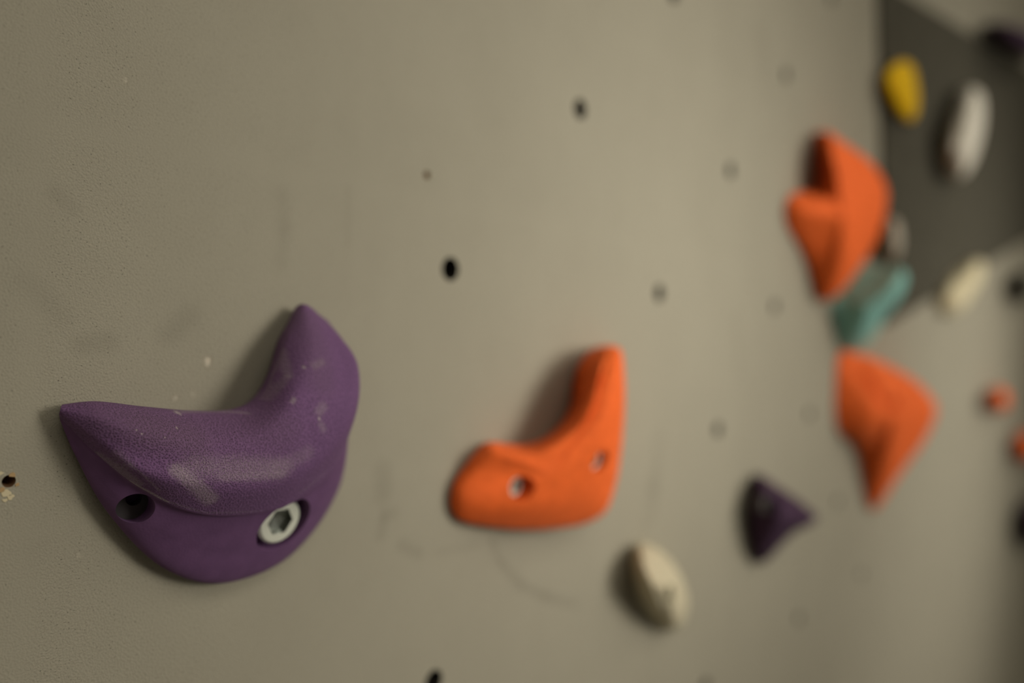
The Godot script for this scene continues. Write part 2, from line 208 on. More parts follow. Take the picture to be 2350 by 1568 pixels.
func part(called: String, mesh: Mesh, m: Material, parent: Node, at := Vector3.ZERO) -> MeshInstance3D:
	var o := MeshInstance3D.new()
	o.name = called
	o.mesh = mesh
	for k in mesh.get_surface_count():
		o.set_surface_override_material(k, m)
	o.position = at
	o.cast_shadow = GeometryInstance3D.SHADOW_CASTING_SETTING_ON
	parent.add_child(o, true)
	return o


func structure(called: String, mesh: Mesh, m: Material, label: String, at := Vector3.ZERO) -> MeshInstance3D:
	var o := part(called, mesh, m, self, at)
	o.set_meta("kind", "structure")
	o.set_meta("label", label)
	return o


# ---------------------------------------------------------------- materials

func noise_texture(kind: int, frequency: float, size: int, ramp: Array, octaves := 3, s := 1) -> NoiseTexture2D:
	var n := FastNoiseLite.new()
	n.noise_type = kind
	n.frequency = frequency
	n.seed = s
	n.fractal_type = FastNoiseLite.FRACTAL_FBM if octaves > 1 else FastNoiseLite.FRACTAL_NONE
	n.fractal_octaves = octaves
	if kind == FastNoiseLite.TYPE_CELLULAR:
		n.cellular_return_type = FastNoiseLite.RETURN_DISTANCE
		n.cellular_jitter = 1.0
	var t := NoiseTexture2D.new()
	t.width = size
	t.height = size
	t.seamless = true
	t.seamless_blend_skirt = 0.12
	t.generate_mipmaps = false
	t.noise = n
	var g := Gradient.new()
	g.offsets = PackedFloat32Array()
	g.colors = PackedColorArray()
	var offs := PackedFloat32Array()
	var cols := PackedColorArray()
	for r in ramp:
		offs.append(r[0])
		cols.append(Color(r[1], r[1], r[1]))
	g.offsets = offs
	g.colors = cols
	t.color_ramp = g
	return t


func plain(c: Color, rough: float, metal := 0.0, specular := 0.5) -> StandardMaterial3D:
	var m := StandardMaterial3D.new()
	m.albedo_color = c
	m.roughness = rough
	m.metallic = metal
	m.metallic_specular = specular
	return m


func resin(c: Color, rough: float, grain: Texture2D, pores: Texture2D, relief: float) -> StandardMaterial3D:
	var m := plain(c, rough + 0.1, 0.0, 0.22)
	m.rim_enabled = true
	m.rim = 0.3
	m.rim_tint = 0.7
	m.uv1_triplanar = true
	m.uv1_scale = Vector3.ONE * 24.0
	m.albedo_texture = grain
	m.heightmap_enabled = true
	m.heightmap_texture = pores
	m.heightmap_scale = relief
	return m


func make_materials() -> void:
	var pore_relief := noise_texture(FastNoiseLite.TYPE_CELLULAR, 0.09, 512, [[0.0, 0.0], [0.28, 0.35], [0.5, 0.85], [1.0, 1.0]], 1, 3)
	var pore_tint := noise_texture(FastNoiseLite.TYPE_CELLULAR, 0.09, 512, [[0.0, 0.2], [0.1, 0.42], [0.2, 0.88], [0.5, 1.0], [1.0, 1.0]], 1, 3)
	var soft_tint := noise_texture(FastNoiseLite.TYPE_SIMPLEX_SMOOTH, 0.02, 256, [[0.0, 0.86], [1.0, 1.0]], 4, 9)
	# painted plywood with a sandy grip coat
	var wall := plain(Color8(156, 151, 133), 0.85, 0.0, 0.25)
	wall.uv1_triplanar = true
	wall.uv1_world_triplanar = true
	wall.uv1_scale = Vector3.ONE / 0.125
	wall.albedo_texture = noise_texture(FastNoiseLite.TYPE_SIMPLEX_SMOOTH, 0.13, 1024, [[0.0, 0.55], [0.1, 0.66], [0.17, 0.95], [0.6, 0.98], [1.0, 1.0]], 2, 21)
	wall.heightmap_enabled = true
	wall.heightmap_texture = noise_texture(FastNoiseLite.TYPE_SIMPLEX_SMOOTH, 0.13, 1024, [[0.0, 0.0], [1.0, 1.0]], 3, 5)
	wall.heightmap_scale = 0.022
	wall.detail_enabled = true
	wall.detail_uv_layer = BaseMaterial3D.DETAIL_UV_2
	wall.detail_blend_mode = BaseMaterial3D.BLEND_MODE_MIX
	wall.detail_albedo = wall_marks()
	paint.wall = wall
	paint.purple = resin(Color8(119, 87, 125), 0.62, pore_tint, pore_relief, 0.025)
	paint.purple.detail_enabled = true
	paint.purple.detail_uv_layer = BaseMaterial3D.DETAIL_UV_2
	paint.purple.detail_blend_mode = BaseMaterial3D.BLEND_MODE_MIX
	paint.purple.detail_albedo = hero_chalk()
	paint.purple.uv1_scale = Vector3.ONE * 33.0
	paint.smooth_purple = resin(Color8(112, 80, 117), 0.6, soft_tint, pore_relief, 0.004)
	paint.dark_purple = resin(Color8(66, 46, 66), 0.6, soft_tint, pore_relief, 0.02)
	paint.orange = resin(Color8(253, 113, 49), 0.6, soft_tint, pore_relief, 0.02)
	paint.teal = resin(Color8(144, 202, 190), 0.6, soft_tint, pore_relief, 0.02)
	paint.cream = resin(Color8(204, 194, 164), 0.6, soft_tint, pore_relief, 0.02)
	paint.pale = resin(Color8(226, 214, 176), 0.6, soft_tint, pore_relief, 0.02)
	paint.white = resin(Color8(240, 234, 216), 0.55, soft_tint, pore_relief, 0.02)
	paint.grey = resin(Color8(196, 188, 170), 0.6, soft_tint, pore_relief, 0.02)
	paint.yellow = resin(Color8(250, 200, 16), 0.55, soft_tint, pore_relief, 0.02)
	paint.charcoal = resin(Color8(66, 64, 54), 0.7, soft_tint, pore_relief, 0.02)
	paint.panel = plain(Color8(84, 81, 70), 0.9, 0.0, 0.1)
	paint.panel.uv1_triplanar = true
	paint.panel.uv1_scale = Vector3.ONE * 5.0
	paint.panel.albedo_texture = soft_tint
	paint.zinc = plain(Color8(206, 208, 192), 0.45, 0.1, 0.6)
	paint.steel = plain(Color8(150, 154, 146), 0.3, 0.9, 0.5)
	paint.dull = plain(Color8(92, 88, 86), 0.6, 0.3)
	paint.wood = plain(Color8(104, 74, 44), 0.9)
	paint.hole = plain(Color8(40, 34, 26), 0.9)
	paint.ash = plain(Color8(62, 58, 57), 0.8)
	paint.primer = plain(Color8(196, 184, 150), 0.9)
	paint.tan = plain(Color8(168, 140, 98), 0.9)
	paint.hall = plain(Color8(205, 202, 196), 0.9)
	paint.mat = plain(Color8(156, 156, 152), 0.9)  # grey lightened to bounce fill light up onto the flange
	paint.lamp_body = plain(Color8(60, 60, 62), 0.5, 0.4)
	paint.glow = plain(Color8(240, 236, 226), 0.5)
	paint.glow.emission_enabled = true
	paint.glow.emission = Color8(255, 246, 230)
	paint.glow.emission_energy_multiplier = 2.0


func stroke(im: Image, a: Vector2, b: Vector2, half: float, strength: float, grain: float, c: Color, n: FastNoiseLite, soft: float) -> void:
	# everything in pixels; laid over what is there
	var lo := a.min(b) - Vector2.ONE * half * 1.6
	var hi := a.max(b) + Vector2.ONE * half * 1.6
	var ab := b - a
	var length2 := maxf(ab.length_squared(), 1e-6)
	for y in range(maxi(0, int(lo.y)), mini(im.get_height() - 1, int(hi.y) + 1) + 1):
		for x in range(maxi(0, int(lo.x)), mini(im.get_width() - 1, int(hi.x) + 1) + 1):
			var p := Vector2(x, y)
			var f := clampf((p - a).dot(ab) / length2, 0.0, 1.0)
			var v := n.get_noise_2d(x, y)
			var d := (p - a - ab * f).length() / half * (1.0 - 0.35 * n.get_noise_2d(x * 0.22 + 300.0, y * 0.22))
			var w := clampf((1.35 - d) / soft, 0.0, 1.0)
			w *= w * (3.0 - 2.0 * w)
			w *= strength * lerpf(1.0, smoothstep(-0.2, 0.32, v), grain)
			if w < 0.004:
				continue
			var was := im.get_pixel(x, y)
			var full := w + was.a * (1.0 - w)
			im.set_pixel(x, y, Color((c.r * w + was.r * was.a * (1.0 - w)) / full, (c.g * w + was.g * was.a * (1.0 - w)) / full, (c.b * w + was.b * was.a * (1.0 - w)) / full, full))


func hero_chalk() -> ImageTexture:
	# 130 mm square over the purple hold, flat on the wall's axes
	var im := Image.create(1024, 1024, false, Image.FORMAT_RGBA8)
	im.fill(Color(0.4, 0.36, 0.34, 0.0))
	var n := FastNoiseLite.new()
	n.noise_type = FastNoiseLite.TYPE_SIMPLEX_SMOOTH
	n.frequency = 0.42
	n.seed = 11
	var k := 1024.0 / 130.0
	# a thin film of dust where hands and shoes rub: broad and faint
	for r in [[-32.0, 4.0, 8.0, 2.0, 9.0, 0.16], [-42.0, 8.0, -20.0, 0.0, 7.0, 0.22], [26.0, 18.0, 30.0, 40.0, 7.0, 0.18]]:
		stroke(im, Vector2(r[0] + 65.0, 65.0 - r[1]) * k, Vector2(r[2] + 65.0, 65.0 - r[3]) * k, r[4] * k, r[5], 0.3, Color(0.36, 0.32, 0.28), n, 1.2)
	for c in CHALK:
		stroke(im, Vector2(c[0] + 65.0, 65.0 - c[1]) * k, Vector2(c[2] + 65.0, 65.0 - c[3]) * k, maxf(c[4] * 0.5 * k, 2.0), c[5], c[6], Color(0.7, 0.66, 0.64), n, 1.1)
	return ImageTexture.create_from_image(im)


func wall_marks() -> ImageTexture:
	# 2 m by 1 m of the wall
	var im := Image.create(1536, 768, false, Image.FORMAT_RGBA8)
	im.fill(Color(0.3, 0.27, 0.21, 0.0))
	var n := FastNoiseLite.new()
	n.noise_type = FastNoiseLite.TYPE_SIMPLEX_SMOOTH
	n.frequency = 0.035
	n.seed = 4
	for y in 768:
		for x in 1536:
			var v := 0.5 + n.get_noise_2d(x * 0.45, y * 0.3) + 0.4 * n.get_noise_2d(x * 2.0 + 90.0, y * 2.0)
			im.set_pixel(x, y, Color(0.3, 0.27, 0.21, clampf(v * 0.05, 0.0, 0.1)))
	for m in MARKS:
		var q: Array = m[0]
		for i in range(0, q.size() - 2, 2):
			var a := Vector2(q[i] + 0.35, 0.5 - q[i + 1]) * 768.0
			var b := Vector2(q[i + 2] + 0.35, 0.5 - q[i + 3]) * 768.0
			stroke(im, a, b, maxf(m[1] * 0.5 * 0.768, 0.8), m[2], 0.15, Color(0.8, 0.76, 0.68) if m[3] else Color(0.27, 0.25, 0.2), n, 0.7 if m[3] else 1.3)
	return ImageTexture.create_from_image(im)


# ---------------------------------------------------------------- shapes

func catmull(a: Vector3, b: Vector3, c: Vector3, d: Vector3, t: float) -> Vector3:
	return 0.5 * (2.0 * b + (c - a) * t + (2.0 * a - 5.0 * b + 4.0 * c - d) * t * t + (3.0 * b - a - 3.0 * c + d) * t * t * t)


func along(p: PackedVector3Array, steps: int, closed: bool) -> PackedVector3Array:
	var out := PackedVector3Array()
	var n := p.size()
	var spans := n if closed else n - 1
	for i in spans:
		var q: Array[Vector3] = []
		for j in range(-1, 3):
			q.append(p[posmod(i + j, n)] if closed else p[clampi(i + j, 0, n - 1)])
		for k in steps:
			out.append(catmull(q[0], q[1], q[2], q[3], float(k) / steps))
	if not closed:
		out.append(p[n - 1])
	return out


func points(flat: Array, dz := 0.0) -> PackedVector3Array:
	var out := PackedVector3Array()
	for i in range(0, flat.size(), 3):
		out.append(Vector3(flat[i], flat[i + 1], flat[i + 2] + dz) * 0.001)
	return out


# A sheet of rows of vertices; each row closed or open. Returns {v, n, i}: positions, smooth normals, triangles wound clockwise seen from outside.
func sheet(rows: Array, closed: bool, tip: Variant, caps: bool) -> Dictionary:
	var w: int = rows[0].size()
	var v := PackedVector3Array()
	for r in rows:
		v.append_array(r)
	var tri := PackedInt32Array()
	for a in rows.size() - 1:
		for b in (w if closed else w - 1):
			var c := (b + 1) % w
			tri.append_array([a * w + b, a * w + c, (a + 1) * w + b, a * w + c, (a + 1) * w + c, (a + 1) * w + b])
	if tip != null:
		v.append(tip)
		var last := (rows.size() - 1) * w
		for b in w:
			tri.append_array([last + b, last + (b + 1) % w, v.size() - 1])
	if caps:
		for b in [0, w - 1]:
			var mid := Vector3.ZERO
			for a in rows.size():
				mid += v[a * w + b] / rows.size()
			v.append(mid)
			for a in rows.size() - 1:
				if b == 0:
					tri.append_array([a * w + b, (a + 1) * w + b, v.size() - 1])
				else:
					tri.append_array([(a + 1) * w + b, a * w + b, v.size() - 1])
	var n := PackedVector3Array()
	n.resize(v.size())
	for t in range(0, tri.size(), 3):
		var f := (v[tri[t + 1]] - v[tri[t]]).cross(v[tri[t + 2]] - v[tri[t]])
		for k in 3:
			n[tri[t + k]] += f
	# outwards is away from the wall on balance
	var lean := 0.0
	for k in n.size():
		lean += n[k].z
	var sign := 1.0 if lean > 0.0 else -1.0
	for k in n.size():
		n[k] = (n[k] * sign).normalized() if n[k].length_squared() > 0.0 else Vector3(0, 0, 1)
	if sign > 0.0:
		for t in range(0, tri.size(), 3):
			var s := tri[t]
			tri[t] = tri[t + 1]
			tri[t + 1] = s
	return {"v": v, "n": n, "i": tri}


# Evens out a closed sheet of rows from row «from» on, as casting rounds a hold.
func relax(rows: Array, from: int, times: int) -> void:
	var w: int = rows[0].size()
	for t in times:
		for a in range(from, rows.size() - 1):
			var up: PackedVector3Array = rows[a - 1]
			var here: PackedVector3Array = rows[a]
			var down: PackedVector3Array = rows[a + 1]
			var next := here.duplicate()
			for b in w:
				next[b] = here[b] * 0.4 + (up[b] + down[b] + here[(b + 1) % w] + here[(b + w - 1) % w]) * 0.15
			rows[a] = next


func corner(o: Dictionary, p: Vector3, n: Vector3) -> void:
	o.v.append(p)
	o.n.append(n)
	o.i.append(o.v.size() - 1)


# Drills a round bore: axis through c along d (unit, outwards), radius r, as deep below the lowest point of its rim as told. Returns how far along the axis from c the floor lies.
func drill(o: Dictionary, c: Vector3, d: Vector3, r: float, deep: float, floor_at := INF) -> float:
	var v: PackedVector3Array = o.v
	var n: PackedVector3Array = o.n
	var tri: PackedInt32Array = o.i
	var far := PackedFloat32Array()
	far.resize(v.size())
	for k in v.size():
		var q := v[k] - c
		var h := q.dot(d)
		far[k] = (q - d * h).length() - r if h > -0.03 and n[k].dot(d) > 0.0 else 1.0
	var keep := PackedInt32Array()
	var rim: Array[Vector3] = []
	var low := 1.0
	o.i = keep
	for t in range(0, tri.size(), 3):
		var a := tri[t]
		var b := tri[t + 1]
		var e := tri[t + 2]
		if far[a] >= 0.0 and far[b] >= 0.0 and far[e] >= 0.0:
			o.i.append_array([a, b, e])
			continue
		if far[a] < 0.0 and far[b] < 0.0 and far[e] < 0.0:
			continue
		var ids := [a, b, e]
		var pv: Array[Vector3] = []
		var pn: Array[Vector3] = []
		var cut: Array[Vector3] = []
		for k in 3:
			var i: int = ids[k]
			var j: int = ids[(k + 1) % 3]
			if far[i] >= 0.0:
				pv.append(v[i])
				pn.append(n[i])
			if (far[i] >= 0.0) != (far[j] >= 0.0):
				var f := far[i] / (far[i] - far[j])
				var x := v[i].lerp(v[j], f)
				pv.append(x)
				pn.append(n[i].lerp(n[j], f).normalized())
				cut.append(x)
		for k in range(1, pv.size() - 1):
			corner(o, pv[0], pn[0])
			corner(o, pv[k], pn[k])
			corner(o, pv[k + 1], pn[k + 1])
		if cut.size() == 2:
			rim.append_array(cut)
			low = minf(low, minf((cut[0] - c).dot(d), (cut[1] - c).dot(d)))
	var bottom := low - deep if floor_at == INF else floor_at
	for k in range(0, rim.size(), 2):
		var p := rim[k]
		var q := rim[k + 1]
		var hp := (p - c).dot(d)
		var hq := (q - c).dot(d)
		var inp := -((p - c) - d * hp).normalized()
		var inq := -((q - c) - d * hq).normalized()
		var p2 := p - d * (hp - bottom)
		var q2 := q - d * (hq - bottom)
		var order := [p, q, q2, p, q2, p2]
		var ns := [inp, inq, inq, inp, inq, inp]
		if (q - p).cross(q2 - p).dot(inp) > 0.0:
			order = [p, q2, q, p, p2, q2]
			ns = [inp, inq, inq, inp, inp, inq]
		for m in 6:
			corner(o, order[m], ns[m])
		# floor
		var mid := c + d * bottom
		var fl := [p2, q2, mid]
		if (q2 - p2).cross(mid - p2).dot(d) > 0.0:
			fl = [q2, p2, mid]
		for m in 3:
			corner(o, fl[m], d)
	return bottom


func finish(o: Dictionary, half := 0.065) -> ArrayMesh:
	var uv := PackedVector2Array()
	for p in o.v:
		uv.append(Vector2(p.x + half, half - p.y) / (2.0 * half))
	var a := []
	a.resize(Mesh.ARRAY_MAX)
	a[Mesh.ARRAY_VERTEX] = o.v
	a[Mesh.ARRAY_NORMAL] = o.n
	a[Mesh.ARRAY_TEX_UV] = uv
	a[Mesh.ARRAY_TEX_UV2] = uv
	a[Mesh.ARRAY_INDEX] = o.i
	var m := ArrayMesh.new()
	m.add_surface_from_arrays(Mesh.PRIMITIVE_TRIANGLES, a)
	return m


func tri(st: SurfaceTool, a: Vector3, b: Vector3, c: Vector3, out: Vector3) -> void:
	# one flat triangle that faces «out»
	var f := (b - a).cross(c - a)
	if f.dot(out) > 0.0:
		var s := b
		b = c
		c = s
	else:
		f = -f
	f = f.normalized()
	for p in [a, b, c]:
		st.set_normal(f)
		st.add_vertex(p)


func quad(st: SurfaceTool, a: Vector3, b: Vector3, c: Vector3, d: Vector3, out: Vector3) -> void:
	tri(st, a, b, c, out)
	tri(st, a, c, d, out)


func start() -> SurfaceTool:
	var st := SurfaceTool.new()
	st.begin(Mesh.PRIMITIVE_TRIANGLES)
	return st


func box(size: Vector3) -> BoxMesh:
	var b := BoxMesh.new()
	b.size = size
	return b


# ---------------------------------------------------------------- bolts

func bolt_head(r: float, socket: float, high: float) -> ArrayMesh:
	# a cap screw: round head with a chamfer, its hexagonal socket open to the front; the top face lies in z = 0
	var st := start()
	var k := 48
	var c := r * 0.1
	for i in k:
		var a := TAU * i / k
		var b := TAU * (i + 1) / k
		var ea := Vector3(cos(a), sin(a), 0)
		var eb := Vector3(cos(b), sin(b), 0)
		var out := ea + eb
		var ha := socket / cos(fposmod(a, PI / 3.0) - PI / 6.0)
		var hb := socket / cos(fposmod(b - 1e-5, PI / 3.0) - PI / 6.0)
		var back := Vector3(0, 0, -high)
		var edge := Vector3(0, 0, -c)
		var dip := Vector3(0, 0, -r * 0.75)
		quad(st, ea * r + back, eb * r + back, eb * r + edge, ea * r + edge, out)
		quad(st, ea * r + edge, eb * r + edge, eb * (r - c), ea * (r - c), out + Vector3(0, 0, 1))
		quad(st, ea * (r - c), eb * (r - c), eb * hb, ea * ha, Vector3(0, 0, 1))
	return st.commit()


func bolt_socket(socket: float, deep: float) -> ArrayMesh:
	var st := start()
	for i in 6:
		var a := TAU * i / 6.0
		var b := TAU * (i + 1) / 6.0
		var ra := Vector3(cos(a), sin(a), 0) * socket / cos(PI / 6.0)
		var rb := Vector3(cos(b), sin(b), 0) * socket / cos(PI / 6.0)
		var down := Vector3(0, 0, -deep)
		quad(st, ra, rb, rb + down, ra + down, -(ra + rb))
		tri(st, ra + down, rb + down, down * 1.35, Vector3(0, 0, 1))
	return st.commit()


func bolt(parent: Node3D, c: Vector3, d: Vector3, at: float, r: float, metal: Material = paint.zinc) -> void:
	# the head's face lies «at» metres along the axis from c
	var b := part("bolt", bolt_head(r, r * 0.53, 0.006), metal, parent, c + d * at)
	b.basis = Basis(Quaternion(Vector3(0, 0, 1), d))
	b.set_meta("label", "bolt head with a hexagonal socket")
	part("socket", bolt_socket(r * 0.53, r * 0.36), paint.steel, b)


# ---------------------------------------------------------------- the hall

func room() -> void:
	structure("floor", box(Vector3(9.4, 0.2, 6.4)), paint.mat, "grey padded crash mat floor lightened to bounce fill light below the wall", Vector3(1.5, -0.1, 3.0))
	structure("ceiling", box(Vector3(9.4, 0.2, 6.4)), paint.hall, "plain pale ceiling of the climbing hall", Vector3(1.5, 4.1, 3.0))
	structure("wall_left", box(Vector3(0.2, 4.0, 6.0)), paint.hall, "plain side wall of the climbing hall", Vector3(-3.1, 2.0, 3.0))
	structure("wall_right", box(Vector3(0.2, 4.0, 6.0)), paint.hall, "plain far side wall of the climbing hall", Vector3(6.1, 2.0, 3.0))
	structure("wall_back", box(Vector3(9.4, 4.0, 0.2)), paint.hall, "plain wall facing the climbing wall", Vector3(1.5, 2.0, 6.1))


func rect_with_hole(st: SurfaceTool, lo: Vector2, hi: Vector2, c: Vector2, r: float) -> void:
	var k := 32
	var ring: Array[Vector2] = []
	var rim: Array[Vector2] = []
	for i in k:
		var a := TAU * (i + 0.5) / k
		var e := Vector2(cos(a), sin(a))
		ring.append(c + e * r)
		var far := 1e9
		if absf(e.x) > 1e-6:
			far = minf(far, ((hi.x if e.x > 0.0 else lo.x) - c.x) / e.x)
		if absf(e.y) > 1e-6:
			far = minf(far, ((hi.y if e.y > 0.0 else lo.y) - c.y) / e.y)
		rim.append(c + e * far)
	for i in k:
		var j := (i + 1) % k
		wall_quad(st, [ring[i], rim[i], rim[j], ring[j]])
		# the corner that the chord between two rim points leaves out
		if absf(rim[i].x - rim[j].x) > 1e-6 and absf(rim[i].y - rim[j].y) > 1e-6:
			var corner_at := Vector2(hi.x if maxf(rim[i].x, rim[j].x) > hi.x - 1e-6 else lo.x, hi.y if maxf(rim[i].y, rim[j].y) > hi.y - 1e-6 else lo.y)
			wall_tri(st, rim[i], corner_at, rim[j])


func wall_tri(st: SurfaceTool, a: Vector2, b: Vector2, c: Vector2) -> void:
	if (b - a).cross(c - a) > 0.0:
		var s := b
		b = c
		c = s
	for p in [a, b, c]:
		st.set_normal(Vector3(0, 0, 1))
		st.set_uv2(Vector2((p.x + 0.35) / 2.0, 0.5 - (p.y - 1.4)))
		st.add_vertex(Vector3(p.x, p.y, 0.0))


func wall_quad(st: SurfaceTool, q: Array) -> void:
	wall_tri(st, q[0], q[1], q[2])
	wall_tri(st, q[0], q[2], q[3])


func hole_liner(r: float, deep: float, lean: float) -> ArrayMesh:
	var st := start()
	var k := 32
	for i in k:
		var a := TAU * (i + 0.5) / k
		var b := TAU * (i + 1.5) / k
		var ea := Vector3(cos(a), sin(a), 0) * r
		var eb := Vector3(cos(b), sin(b), 0) * r
		var down := Vector3(0, 0, -deep)
		quad(st, ea, eb, eb * lean + down, ea * lean + down, -(ea + eb))
		tri(st, ea * lean + down, eb * lean + down, down, Vector3(0, 0, 1))
	return st.commit()


func climbing_wall() -> void:
	var bolts := [[0, 0], [0, -2], [1, 1], [2, 0], [2, 2], [3, 1], [3, -1], [3, -3], [4, 2], [4, 0], [5, -1], [5, -3], [5, 3], [6, -2], [7, -3]]
	var screws := [Vector2(-0.1848, 1.321), Vector2(-0.0178, 1.4419)]
	var st := start()
	var at := {}
	for b in bolts:
		at[Vector2i(b[0], b[1])] = [Vector2(b[0] * 0.1, 1.4 + b[1] * 0.1), 0.0057]
	at[Vector2i(-2, -1)] = [screws[0], 0.0019]
	at[Vector2i(0, 0)].append_array([])
	for i in range(-6, 26):
		for j in range(-8, 9):
			var lo := Vector2(i * 0.1 - 0.05, 1.4 + j * 0.1 - 0.05)
			var hi := lo + Vector2(0.1, 0.1)
			var key := Vector2i(i, j)
			if key == Vector2i(0, 0):
				# a bolt hole and a small screw hole share this square
				rect_with_hole(st, lo, Vector2(hi.x, 1.43), at[key][0], at[key][1])
				rect_with_hole(st, Vector2(lo.x, 1.43), hi, screws[1], 0.0019)
			elif at.has(key):
				rect_with_hole(st, lo, hi, at[key][0], at[key][1])
			else:
				wall_quad(st, [lo, Vector2(hi.x, lo.y), hi, Vector2(lo.x, hi.y)])
	# the rest of the board, out of view
	for r in [[-3.0, 0.0, 6.0, 0.55], [-3.0, 2.25, 6.0, 4.0], [-3.0, 0.55, -0.65, 2.25], [2.55, 0.55, 6.0, 2.25]]:
		wall_quad(st, [Vector2(r[0], r[1]), Vector2(r[2], r[1]), Vector2(r[2], r[3]), Vector2(r[0], r[3])])
	# its edges and its back
	var c := [Vector3(-3, 0, 0), Vector3(6, 0, 0), Vector3(6, 4, 0), Vector3(-3, 4, 0)]
	var back := Vector3(0, 0, -0.1)
	for k in 4:
		var p: Vector3 = c[k]
		var q: Vector3 = c[(k + 1) % 4]
		quad(st, p, q, q + back, p + back, (p + q) * 0.5 - Vector3(1.5, 2, 0))
	quad(st, c[0] + back, c[1] + back, c[2] + back, c[3] + back, back)
	var wall := structure("wall_front", st.commit(), paint.wall, "pale grey-brown climbing wall with a sandy painted face and bolt holes")
	var liner := hole_liner(0.0057, 0.02, 1.0)
	for b in bolts:
		part("bolt_hole", liner, paint.hole, wall, Vector3(b[0] * 0.1, 1.4 + b[1] * 0.1, 0.0))
	var small := hole_liner(0.0019, 0.006, 0.6)
	part("screw_hole", small, paint.wood, wall, Vector3(screws[0].x, screws[0].y, 0.0)).set_meta("label", "screw hole with chipped paint round it")
	part("screw_hole", small, paint.tan, wall, Vector3(screws[1].x, screws[1].y, 0.0))
	# paint broken away round the screw hole: thin flakes of bare filler
	for f in [[-0.1839, 1.3227, 1.0, 0], [-0.1854, 1.3176, 1.7, 1], [-0.1842, 1.3162, 1.2, 1], [-0.1858, 1.3153, 0.9, 1], [-0.1870, 1.3237, 0.9, 1], [-0.1826, 1.3197, 0.8, 0], [-0.1866, 1.3185, 1.1, 0]]:
		part("paint_chip", chip(f[2] * 0.001), paint.primer if f[3] else paint.tan, wall, Vector3(f[0], f[1], 0.0))


func chip(r: float) -> ArrayMesh:
	var st := start()
	var p: Array[Vector3] = []
	for k in 9:
		var a := TAU * k / 9.0
		var s := r * rng.randf_range(0.55, 1.2)
		p.append(Vector3(cos(a) * s, sin(a) * s * 0.8, 0.0))
	var up := Vector3(0, 0, 0.00025)
	for k in 9:
		var q := p[(k + 1) % 9]
		quad(st, p[k], q, q * 0.9 + up, p[k] * 0.9 + up, p[k] + q)
		tri(st, p[k] * 0.9 + up, q * 0.9 + up, up, up)
	return st.commit()


func added_spot(at: Vector3, towards: Vector3, angle: float, energy: float, which: String) -> void:  # unseen helper lamp with a housing, added to shape brightness along the wall
	var t := thing("added_spot", "added unseen spot lamp pooling light on the climbing wall, " + which, "lamp", at)
	var d := (towards - at).normalized()
	var turn := Basis.looking_at(d)
	var st := start()
	var rings := [[0.06, 0.24], [0.16, 0.22], [0.26, 0.04], [0.27, -0.06], [0.25, -0.06], [0.24, 0.0]]
	for i in 40:
		var a := TAU * i / 40.0
		var b := TAU * (i + 1) / 40.0
		var ea := Vector3(cos(a), sin(a), 0)
		var eb := Vector3(cos(b), sin(b), 0)
		for k in rings.size() - 1:
			var p: Array = rings[k]
			var q: Array = rings[k + 1]
			var back := Vector3(0, 0, 1)
			quad(st, ea * p[0] + back * p[1], eb * p[0] + back * p[1], eb * q[0] + back * q[1], ea * q[0] + back * q[1], (ea + eb) * (1.0 if k < 3 else -1.0) + back * (0.5 if k < 2 else 0.0))
		tri(st, ea * 0.06 + Vector3(0, 0, 0.24), eb * 0.06 + Vector3(0, 0, 0.24), Vector3(0, 0, 0.24), Vector3(0, 0, 1))
	part("housing", st.commit(), paint.lamp_body, t).basis = turn
	var glass := CylinderMesh.new()
	glass.top_radius = 0.24
	glass.bottom_radius = 0.24
	glass.height = 0.012
	var lit := part("glowing_lens", glass, paint.glow, t)
	lit.basis = turn * Basis(Vector3.RIGHT, PI / 2.0)
	var stem := CylinderMesh.new()
	stem.top_radius = 0.015
	stem.bottom_radius = 0.015
	stem.height = 4.0 - at.y - 0.15
	part("hanging_stem", stem, paint.lamp_body, t, turn * Vector3(0, 0, 0.15) + Vector3(0, (4.0 - at.y) * 0.5 + 0.02, 0))
	var l := SpotLight3D.new()
	l.name = "spot"
	l.light_size = 0.3
	l.light_energy = energy
	l.light_color = Color8(255, 249, 240)
	l.spot_range = 20.0
	l.spot_attenuation = 2.0
	l.spot_angle = angle
	l.spot_angle_attenuation = 1.0
	l.shadow_enabled = true
	l.basis = turn
	l.position = d * 0.3
	t.add_child(l)


func lamp_panel(called: String, label: String, at: Vector3, turn: Basis, size: Vector2, energy: float) -> void:  # unseen ceiling panel, added as soft fill from above
	var t := thing(called, label, "lamp", at)
	t.basis = turn
	part("frame", box(Vector3(size.x + 0.08, 0.04, size.y + 0.08)), paint.lamp_body, t)
	part("glowing_panel", box(Vector3(size.x, 0.01, size.y)), paint.glow, t, Vector3(0, -0.022, 0))
	var l := AreaLight3D.new()
	l.name = "area"
	l.area_size = size
	l.light_energy = energy
	l.light_color = Color8(255, 249, 240)
	l.area_range = 20.0
	l.area_attenuation = 2.0
	l.shadow_enabled = true
	l.rotation = Vector3(-PI / 2.0, 0, 0)
	l.position = Vector3(0, -0.04, 0)
	t.add_child(l)


# ---------------------------------------------------------------- the panel and the holds

